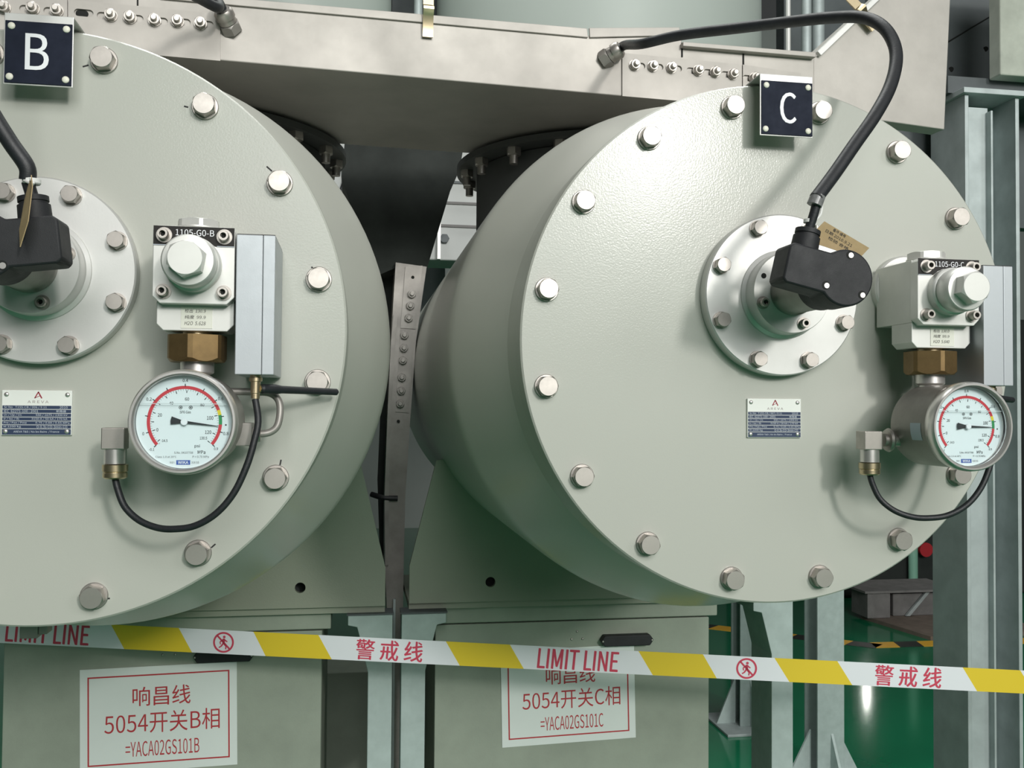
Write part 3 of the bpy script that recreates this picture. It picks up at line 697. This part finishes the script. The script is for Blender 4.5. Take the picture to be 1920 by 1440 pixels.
for poly, bb in (([(760, 500), (792, 498), (779, 617), (751, 615)], bl[:3]), ([(751, 618), (778, 619), (766, 774), (741, 772)], bl[3:])):
    o = MB().prism([dq(u, v, .003) for u, v in poly], (0, .0029, 0)).build('splice_plate', 'stainless_dark', vd, smooth=0)
    for u, v in bb: stud(dq(u, v, .0031), V((0, -1, 0)), o, 'stainless_dark', .95)
for u, v in ((774, 520), (747, 790)):
    MB().cyl(dq(u, v, .0031), dq(u, v, .0037), .0036, n=16).build('bolt_hole', 'hole_black', vd, smooth=0)
c = at(735, 934, YD-.002)
MB().tube([c+V((-.045, .01, .008)), c+V((-.02, -.006, .002)), c+V((.012, -.006, 0))], .006, 10).build('cable_clip', 'black_rubber', vd)

# ================================================================ SUPPORT POSTS UNDER THE TANKS
def post(xo, xi, xf, label, ztop=-.4985, y=.862, dp=.046):     # xo outer edge, xi inner edge of the face, xf flare tip (on xi's side)
    t = thing('support_post', label, 'post', V(((xo+xi)/2, y, FL)), 'flared posts under the tanks')
    s = 1 if xf > xi else -1; d = abs(xf-xi)
    pts = [(xo, ztop), (xf, ztop), (xf, ztop-.020), (xf-s*d*.45, ztop-.024), (xf-s*d*.55, ztop-.04), (xi, ztop-.115), (xi, FL+.012), (xo, FL+.012)]
    MB().prism([V((x, y, z)) for x, z in pts], (0, dp, 0)).build('tube', 'galvanised_light', t, smooth=0, bevel=.0015)
    MB().box((min(xo, xf)-.002, y-.004, ztop), (max(xo, xf)+.002, y+dp+.002, ztop+.003)).build('top_pad', 'steel_slate', t, smooth=0)
    MB().box((min(xo, xi)-.004, y-.03, FL), (max(xo, xi)+.004, y+.14, FL+.012)).build('base_plate', 'galvanised', t, smooth=0)
post(.4055, .3575, .317, 'pale galvanised post right of the cabinet under tank B')
post(.4235, .4720, .5135, 'pale galvanised post left of the cabinet under tank C')
px0, px1 = at(1487, 1300, .885).x, at(1447, 1300, .885).x
post(px0, px1, px1-.042, 'pale galvanised post right of the cabinet under tank C', ztop=-.4985, y=.885, dp=.108)
MB().box((.413, 1.02, FL), (.418, 1.03, -.5)).build('earth_strip', 'galvanised', None, smooth=0)
tag(bpy.data.objects['earth_strip'], 'thin steel strip standing in the gap between the two middle posts', 'strip')

# ================================================================ CABINETS AND THEIR SIGNS
def cabinet(O, side, L):
    t = thing('control_cabinet', f'grey-green sheet steel cabinet under {side} tank {L}', 'cabinet', O+V((-.03, 1.1, FL)), 'cabinets under the tanks')
    def P(x, y, z): return O+V((x, y, z))
    zf = FL-O.z
    MB().box(P(-.333, .91, zf+.0), P(.266, 1.36, -.531)).build('body', 'cabinet_paint', t, smooth=0, bevel=.002)
    MB().box(P(-.333, .897, zf+.08), P(.2655, .9095, -.5345)).build('door', 'cabinet_paint', t, smooth=0, bevel=.0015)
    MB().box(P(-.347, .893, -.531), P(.283, 1.37, -.4965)).build('lid', 'cabinet_paint', t, smooth=0, bevel=.002)
    zc_, x0, x1 = -.5755, .026, .126; h = .0115
    pts = [(x0-.008, zc_), (x0, zc_+h), (x1, zc_+h), (x1+.008, zc_), (x1, zc_-h), (x0, zc_-h)]
    hd = MB().prism([P(x, .877, z) for x, z in pts], (0, .020, 0)).build('door_handle', 'black_plastic', t, smooth=0, bevel=.002)
    for x in (x0-.004, x1+.004): MB().sphere(P(x, .877, zc_), .0022).build('handle_screw', 'bolt_steel', hd)
    s0 = None
    for x, z in ((-.030, -.557), (-.042, -.573), (-.018, -.573)):
        c = P(x, .897, z)
        if s0 is None: s0 = MB().sphere(c, .0028).build('door_screw', 'bolt_steel', t); co = WPOS[s0.name]-c
        else: dup(s0, c+co, t)
cabinet(OB, 'left', 'B'); cabinet(OC, 'right', 'C')
def wall_sign(px, L, side):
    y = .8965 + (OC.y if L == 'C' else 0)
    tl, tr, bl, br = [at(u, v, y) for u, v in px]
    e1 = (tr-tl).normalized(); e2 = V((-e1.z, 0, e1.x)); W = ((tr-tl).length+(br-bl).length)/2; H = ((tl-bl).length+(tr-br).length)/2
    c = (tl+tr+bl+br)/4
    t = thing('door_sign', f'white sign with red border and red lettering 5054 {L} on the cabinet under tank {L}', 'sign', c-e2*(H/2), 'red and white cabinet signs')
    q = lambda x, z, o=0.0: c+e1*(x*W)+e2*(z*H)+V((0, -o, 0))
    MB().prism([q(-.5, .5), q(.5, .5), q(.5, -.5), q(-.5, -.5)], (0, -.0015, 0)).build('sheet', 'sign_white', t, smooth=0)
    m = MB(); a, b, tk = .452, .425, .0028
    def rect(x0, x1, z0, z1): m.add([q(x0, z0, .0018), q(x1, z0, .0018), q(x1, z1, .0018), q(x0, z1, .0018)], [(0, 1, 2, 3)])
    tx, tz = tk/W, tk/H
    rect(-a, a, b-tz, b); rect(-a, a, -b, -b+tz); rect(-a, -a+tx, -b+tz, b-tz); rect(a-tx, a, -b+tz, b-tz)
    m.build('border', 'sign_red', t, smooth=0)
    m = MB()
    add_text(m, '响昌线', q(.015, .215, .0018), W*.37, H*.185, e1, e2, bold=.004)
    add_text(m, '5054开关'+L+'相', q(.02, -.035, .0018), W*.735, H*.205, e1, e2)
    add_text(m, '=YACA02GS101'+L, q(.02, -.285, .0018), W*.47, H*.145, e1, e2)
    m.build('lettering', 'sign_red', t, smooth=0)
wall_sign([(152, 1256), (447, 1240), (148, 1456), (442, 1431)], 'B', 'left')
wall_sign([(940, 1222), (1190, 1207), (940, 1400), (1190, 1384)], 'C', 'right')
# grey back box between cabinet B and its post
P0, P1 = at(596, 1262, 1.45), at(720, 1258, 1.45)
tag(MB().box((P0.x, 1.45, FL), (P1.x+.05, 1.75, P0.z)).build('terminal_box', 'cabinet_paint', None, smooth=0, bevel=.003), 'plain dark grey box standing behind the gap right of the cabinet under tank B', 'box')

# ================================================================ BARRIER TAPE
ZT = 1.72
N_ = -FW
TP0 = atd(960, 1230, ZT)
def bt(u, v, o=0.0): return onpl(u, v, TP0+N_*o, N_)
bt_ = thing('barrier_tape', 'white and yellow barrier tape with red lettering stretched across below the tanks', 'tape', bt(960, 1252))
top = lambda u: 1160.5+.0504*u
bot = lambda u: 1205.5+.0495*u
cuts = [(-120, -95), (208, 233), (335, 360), (475, 498), (597, 622), (836, 862), (956, 982), (1197, 1224), (1318, 1344), (1452, 1480), (1570, 1598), (1805, 1832), (1913, 1940), (2060, 2085)]
m = MB()
for i in range(len(cuts)-1):
    a, b = cuts[i], cuts[i+1]; q = [bt(a[0], top(a[0])), bt(b[0], top(b[0])), bt(b[1], bot(b[1])), bt(a[1], bot(a[1]))]
    m.prism(q, -N_*.0003, 1 if i in (1, 3, 5, 7, 9, 11) else 0)
m.build('tape_strip', ['tape_white', 'tape_yellow'], bt_, smooth=0)
e1 = (bt(1900, top(1900))-bt(20, top(20))).normalized(); e2 = N_.cross(e1)
if e2.z < 0: e2 = -e2
k = ZT/F
for s, u, wd, h, bo in (('LIMIT LINE', 89, 155, 37, .8), ('警 戒 线', 730, 125, 38, .6), ('LIMIT LINE', 1084, 150, 37, .8), ('警 戒 线', 1703, 125, 38, .6)):
    m = MB()
    for q_ in (-1, 0, 1): add_text(m, s, bt(u+q_*bo, (top(u)+bot(u))/2+.5+q_*.3, .0004+.00006*(q_+1)), wd*k, h*k, e1, e2, skew=.05)
    m.build('lettering', 'tape_red', bt_, smooth=0)
for u in (419, 1400):
    m = MB(); c = bt(u, (top(u)+bot(u))/2+.5, .0005); R = 19.5*k
    arc2d(m, c, e1, e2, R*.82, R, 360, 0, 40); bar2d(m, c, e1, e2, (-R*.62, R*.62), (R*.62, -R*.62), R*.17)
    disc2d(m, c, e1, e2, (R*.05, R*.52), R*.13, 14)
    for a, b, wd in (((.02, .36), (.02, -.12), .24), ((.0, .30), (-.34, .02), .12), ((-.34, .02), (-.28, -.2), .10), ((.06, .28), (.36, .06), .12), ((.0, -.08), (-.22, -.40), .15), ((-.22, -.40), (-.42, -.52), .12), ((.04, -.10), (.26, -.36), .15), ((.26, -.36), (.24, -.66), .12)):
        bar2d(m, c, e1, e2, (a[0]*R, a[1]*R), (b[0]*R, b[1]*R), wd*R)
    m.build('no_walking_symbol', 'tape_red', bt_, smooth=0)

# ================================================================ RIGHT-HAND COLUMN AND STEELWORK
Pf = atd(1812, 700, 2.05); xl, yf = Pf.x, Pf.y; dpt = .125
xr = xl+.122; ztop = atd(1816, 172, 2.05).z
t = thing('steel_column', 'big galvanised H-section column at the right edge beside tank C', 'column', (xl+.06, yf+.06, FL))
MB().box((xl, yf, FL+.015), (xl+.009, yf+dpt, ztop)).build('left_flange', 'galvanised', t, smooth=0, bevel=.001)
MB().box((xr, yf, FL+.015), (xr+.009, yf+dpt, ztop)).build('right_flange', 'galvanised', t, smooth=0, bevel=.001)
MB().box((xl+.009, yf+.022, FL+.015), (xl+.070, yf+.030, ztop-.02)).build('filler_plate', 'galvanised', t, smooth=0)
MB().box((xl+.009, yf+.078, FL+.015), (xr, yf+.085, ztop)).build('web', 'galvanised', t, smooth=0)
MB().box((xl-.01, yf-.012, ztop), (xr+.02, yf+dpt+.02, ztop+.012)).build('cap_plate', 'galvanised', t, smooth=0, bevel=.001)
MB().box((xl-.06, yf-.06, FL), (xr+.07, yf+dpt+.06, FL+.015)).build('base_plate', 'galvanised', t, smooth=0)
MB().box((xl+.066, yf+.005, FL+.015), (xl+.071, yf+.078, ztop-.03)).build('stiffener', 'galvanised', t, smooth=0, bevel=.001)
for v in (1240, 1325):
    c = onpl(1903, v, V((0, yf+.078, 0)), V((0, 1, 0))); MB().hexa(c, (0, -1, 0), .008, .008).build('web_bolt', 'bolt_steel', t)
q0 = at(1737, -60, yf+.20); q1 = at(1960, 172, yf+.20)
bm_ = thing('steel_beam', 'dark slate steel beam behind the top of the right-hand column', 'beam', (q0.x, yf+.2, ztop+.012))
MB().box((at(1640, 300, yf+.16).x, yf+.16, at(1737, 420, yf+.16).z), (q1.x, yf+.20, q0.z)).build('side_plate', 'steel_slate', bm_, smooth=0)
a = at(1775, 80, yf+.159); b = at(1872, 22, yf+.159); MB().tube([a, b], .0018, 6).build('weld_seam', 'hole_black', bm_)
MB().box((xl-.02, yf+.03, ztop+.012), (xr+.3, yf+.16, ztop+.05)).build('lower_flange', 'steel_slate', bm_, smooth=0)
for u, v in ((1783, 130), (1848, 92)): MB().cyl(at(u, v, yf+.158), at(u, v, yf+.16), .006, n=14).build('bolt_hole', 'hole_black', bm_, smooth=0)
a, b = at(1876, 140, yf-.01), at(1990, -60, yf-.01)
tag(MB().box((a.x, yf-.01, a.z), (b.x, yf+.028, b.z)).build('galvanised_block', 'block_grey', None, smooth=0, bevel=.003), 'blotchy pale galvanised plate at the top right corner above the column', 'plate')

# far columns on the green floor
def far_column(ul, ur, y, zt, label, wide, gus):
    a, b = at(ul, 1300, y), at(ur, 1300, y); xl, xr = a.x, b.x; dp = .11; cx = (xl+xr)/2
    t = thing('floor_column', label, 'column', (cx, y+dp/2, FL), 'steel columns on the green floor')
    MB().box((xl, y, FL+.012), (xr, y+.008, zt)).build('front_flange', 'galvanised_light', t, smooth=0, bevel=.001)
    MB().box((xl, y+dp-.008, FL+.012), (xr, y+dp, zt)).build('rear_flange', 'galvanised_light', t, smooth=0)
    MB().box((cx-.003, y+.008, FL+.012), (cx+.003, y+dp-.008, zt)).build('web', 'steel_slate', t, smooth=0)
    MB().box((xl-wide, y-wide, FL), (xr+wide, y+dp+wide, FL+.012)).build('base_plate', 'galvanised', t, smooth=0, bevel=.002)
    for x, s in ((xl, -1), (xr, 1)):
        MB().prism([V((x, y+dp*.5, FL+.012)), V((x+s*wide*.9, y+dp*.5, FL+.012)), V((x, y+dp*.5, FL+gus))], (0, .01, 0)).build('gusset', 'galvanised_light', t, smooth=0)
    MB().prism([V((cx, y, FL+.012)), V((cx, y-wide*.9, FL+.012)), V((cx, y, FL+gus))], (.01, 0, 0)).build('gusset', 'galvanised_light', t, smooth=0)
far_column(1388, 1425, 3.05, .1, 'grey floor column far behind the post under tank C, at its left', .10, .22)
far_column(1533, 1583, 2.38, .1, 'grey floor column standing alone on the green floor right of tank C post', .11, .20)
# hazard line on the floor
m = MB(); k_ = 0
for (a, b), n in ((((1190, 1163), (1640, 1216)), 9), (((1643, 1215), (1950, 1206)), 7)):
    A, B = atz(*a, FL), atz(*b, FL); L_ = (B-A)/n; hn = V((-L_.y, L_.x, 0)).normalized()*.13; sk = L_*.18
    for i in range(n):
        p = A+L_*i+V((0, 0, .002)); m.prism([p, p+L_, p+L_+hn+sk, p+hn+sk], (0, 0, -.0019), (k_+1) % 2); k_ += 1
tag(m.build('hazard_line', ['floor_yellow', 'floor_black'], None, smooth=0), 'yellow and black striped line marked on the green floor', 'floor marking')
# far plinths and dark machine at the back right
def floor_at(u, v): return atz(u, v, FL)
a = floor_at(1627, 1167)
t = thing('column_plinth', 'grey concrete plinth with steel stubs on the far green floor', 'plinth', a)
g0, g1, g2, g3 = floor_at(1615, 1160), floor_at(1745, 1201), floor_at(1960, 1190), floor_at(1850, 1150)
MB().prism([g0, g1, g2, g3], (0, 0, .025)).build('ground_plate', 'rust_plate', t, smooth=0)
MB().box((a.x, a.y, FL+.025), (a.x+.17, a.y+.22, FL+.20)).build('stub', 'concrete_grey', t, smooth=0, bevel=.006)
MB().box((a.x+.22, a.y+.05, FL+.025), (a.x+.55, a.y+.35, FL+.18)).build('stub', 'concrete_grey', t, smooth=0, bevel=.006)
MB().box((a.x-.03, a.y-.02, FL+.20), (a.x+.70, a.y+.40, FL+.215)).build('top_plate', 'concrete_grey', t, smooth=0)
MB().prism([V((a.x+.30, a.y+.02, FL+.03)), V((a.x+.46, a.y+.02, FL+.2)), V((a.x+.49, a.y+.02, FL+.2)), V((a.x+.33, a.y+.02, FL+.03))], (0, .02, 0)).build('brace', 'galvanised', t, smooth=0)
a = floor_at(1640, 1120)
t = thing('far_machine', 'dark machine standing at the far back beyond the green floor', 'machine', a)
MB().box((a.x-.9, a.y, FL), (a.x+1.6, a.y+.8, FL+2.2)).build('housing', 'dark_machine', t, smooth=0, bevel=.02)
c = at(1712, 1060, a.y-.05); MB().cyl(V((c.x, c.y, FL+.05)), V((c.x, c.y, FL+1.0)), .035, n=20).build('green_pipe', 'pipe_green', t)
c = at(1733, 1030, a.y-.05); MB().cyl(c, c+V((0, -.03, 0)), .055, n=24).build('red_button', 'red_paint', t)
# small lit lamp on the front of the dark machine, mirrored by the floor
c = atd(1650, 950, 7.2); c.y = a.y-.012
tag(MB().box(c+V((-.014, -.010, -.09)), c+V((.014, .0119, .09))).build('machine_lamp', 'wall_lamp', None, smooth=0, bevel=.005), 'slim lit lamp on the dark far machine, mirrored in the green floor', 'lamp')

# ================================================================ EQUIPMENT BEHIND THE TRUNKING
def bigtank(u0, u1, y, z0, z1, label):
    a, b = at(u0, 30, y), at(u1, 30, y); r_ = (b.x-a.x)/2; c = V(((a.x+b.x)/2, y+r_*.4+.12, z0))
    t = thing('upright_tank', label, 'tank', c, 'upright tanks behind the trunking')
    MB().lathe([(r_*.97, 0), (r_, .02), (r_, z1-z0)], c, (0, 0, 1), 96).build('shell', 'back_tank', t)
    MB().lathe([(r_*1.03, -.03), (r_*1.03, 0)], c, (0, 0, 1), 96).build('bottom_flange', 'back_panel', t)
bigtank(836, 1476, 2.6, .62, 3.6, 'pale upright tank behind the trunking, between the two letter plates')
bigtank(300, 738, 2.6, .62, 3.6, 'pale upright tank behind the trunking at the left, right of the letter B')
def pipe(u, y, r_, mt, label, z0=.4, z1=3.2):
    c = at(u, 40, y); tag(MB().cyl(V((c.x, y, z0)), V((c.x, y, z1)), r_, n=24).build('upright_pipe', mt), label, 'pipe')
pipe(784, 2.9, .018, 'galvanised', 'thin grey upright pipe beside the spring clip above the trunking')
pipe(1478, 2.52, .010, 'aluminium', 'bright thin upright rod added as the highlight on the right edge of the larger pale tank')  # aluminium rod added to draw the edge highlight of the tank
pipe(1512, 2.9, .022, 'galvanised', 'grey upright pipe just right of the larger pale tank, behind the black cable')
pipe(1534, 3.2, .030, 'galvanised', 'second grey upright pipe right of the larger pale tank, nearer the riser')
a, b = at(732, 300, 3.6), at(840, -80, 3.6)
tag(MB().box((a.x, 3.6, .3), (b.x, 3.7, 3.4)).build('dark_panel', 'steel_slate', None, smooth=0), 'dark panel behind the gap between the two pale upright tanks', 'panel')
a, b = at(1470, 300, 3.9), at(1700, -80, 3.9)
tag(MB().box((a.x, 3.9, .2), (b.x, 4.0, 3.6)).build('dark_panel', 'steel_slate', None, smooth=0), 'dark panel behind the grey pipes beside the riser', 'panel')
# pale panels glimpsed between the tanks
a, b = at(802, 487, 2.0), at(960, 200, 2.0)
t = thing('switch_panel', 'pale panelled box glimpsed in the gap left of the neck of tank C', 'box', V(((a.x+b.x)/2, 2.0, a.z)))
MB().box((at(872, 400, 2.05).x, 2.05, FL), (at(872, 400, 2.05).x+.06, 2.11, a.z)).build('leg', 'steel_slate', t, smooth=0)
MB().box((a.x, 2.0, a.z), (b.x, 2.18, b.z)).build('casing', 'back_panel', t, smooth=0, bevel=.004)
for v in (342, 381, 424):
    c = at(850, v, 1.999); MB().box((a.x, 1.994, c.z-.004), (b.x, 2.0, c.z+.004)).build('panel_joint', 'steel_slate' if v == 342 else 'concrete_grey', t, smooth=0)
c = at(833, 448, 1.999); MB().hexa(c, (0, -1, 0), .016, .012).build('panel_bolt', 'steel_slate', t)
c = at(822, 400, 1.999); MB().box((c.x-.004, 1.975, a.z), (c.x+.006, 2.0, at(822, 330, 2.0).z)).build('panel_edge', 'aluminium', t, smooth=0)
a, b = at(560, 420, 2.1), at(668, 270, 2.1)
t = thing('switch_panel', 'pale panel glimpsed in the gap right of the neck of tank B', 'box', V(((a.x+b.x)/2, 2.1, FL)))
MB().box((a.x, 2.1, a.z), (b.x, 2.2, b.z)).build('casing', 'back_panel', t, smooth=0, bevel=.004)
MB().box((at(585, 400, 2.12).x-.03, 2.12, FL), (at(585, 400, 2.12).x+.03, 2.18, a.z)).build('leg', 'steel_slate', t, smooth=0)
c = at(640, 330, 2.1); MB().tube([c+V((-.01, -.012, .04)), c+V((.012, -.02, .0)), c+V((0, -.012, -.05))], .006, 8).build('hanging_wire', 'black_rubber', t)
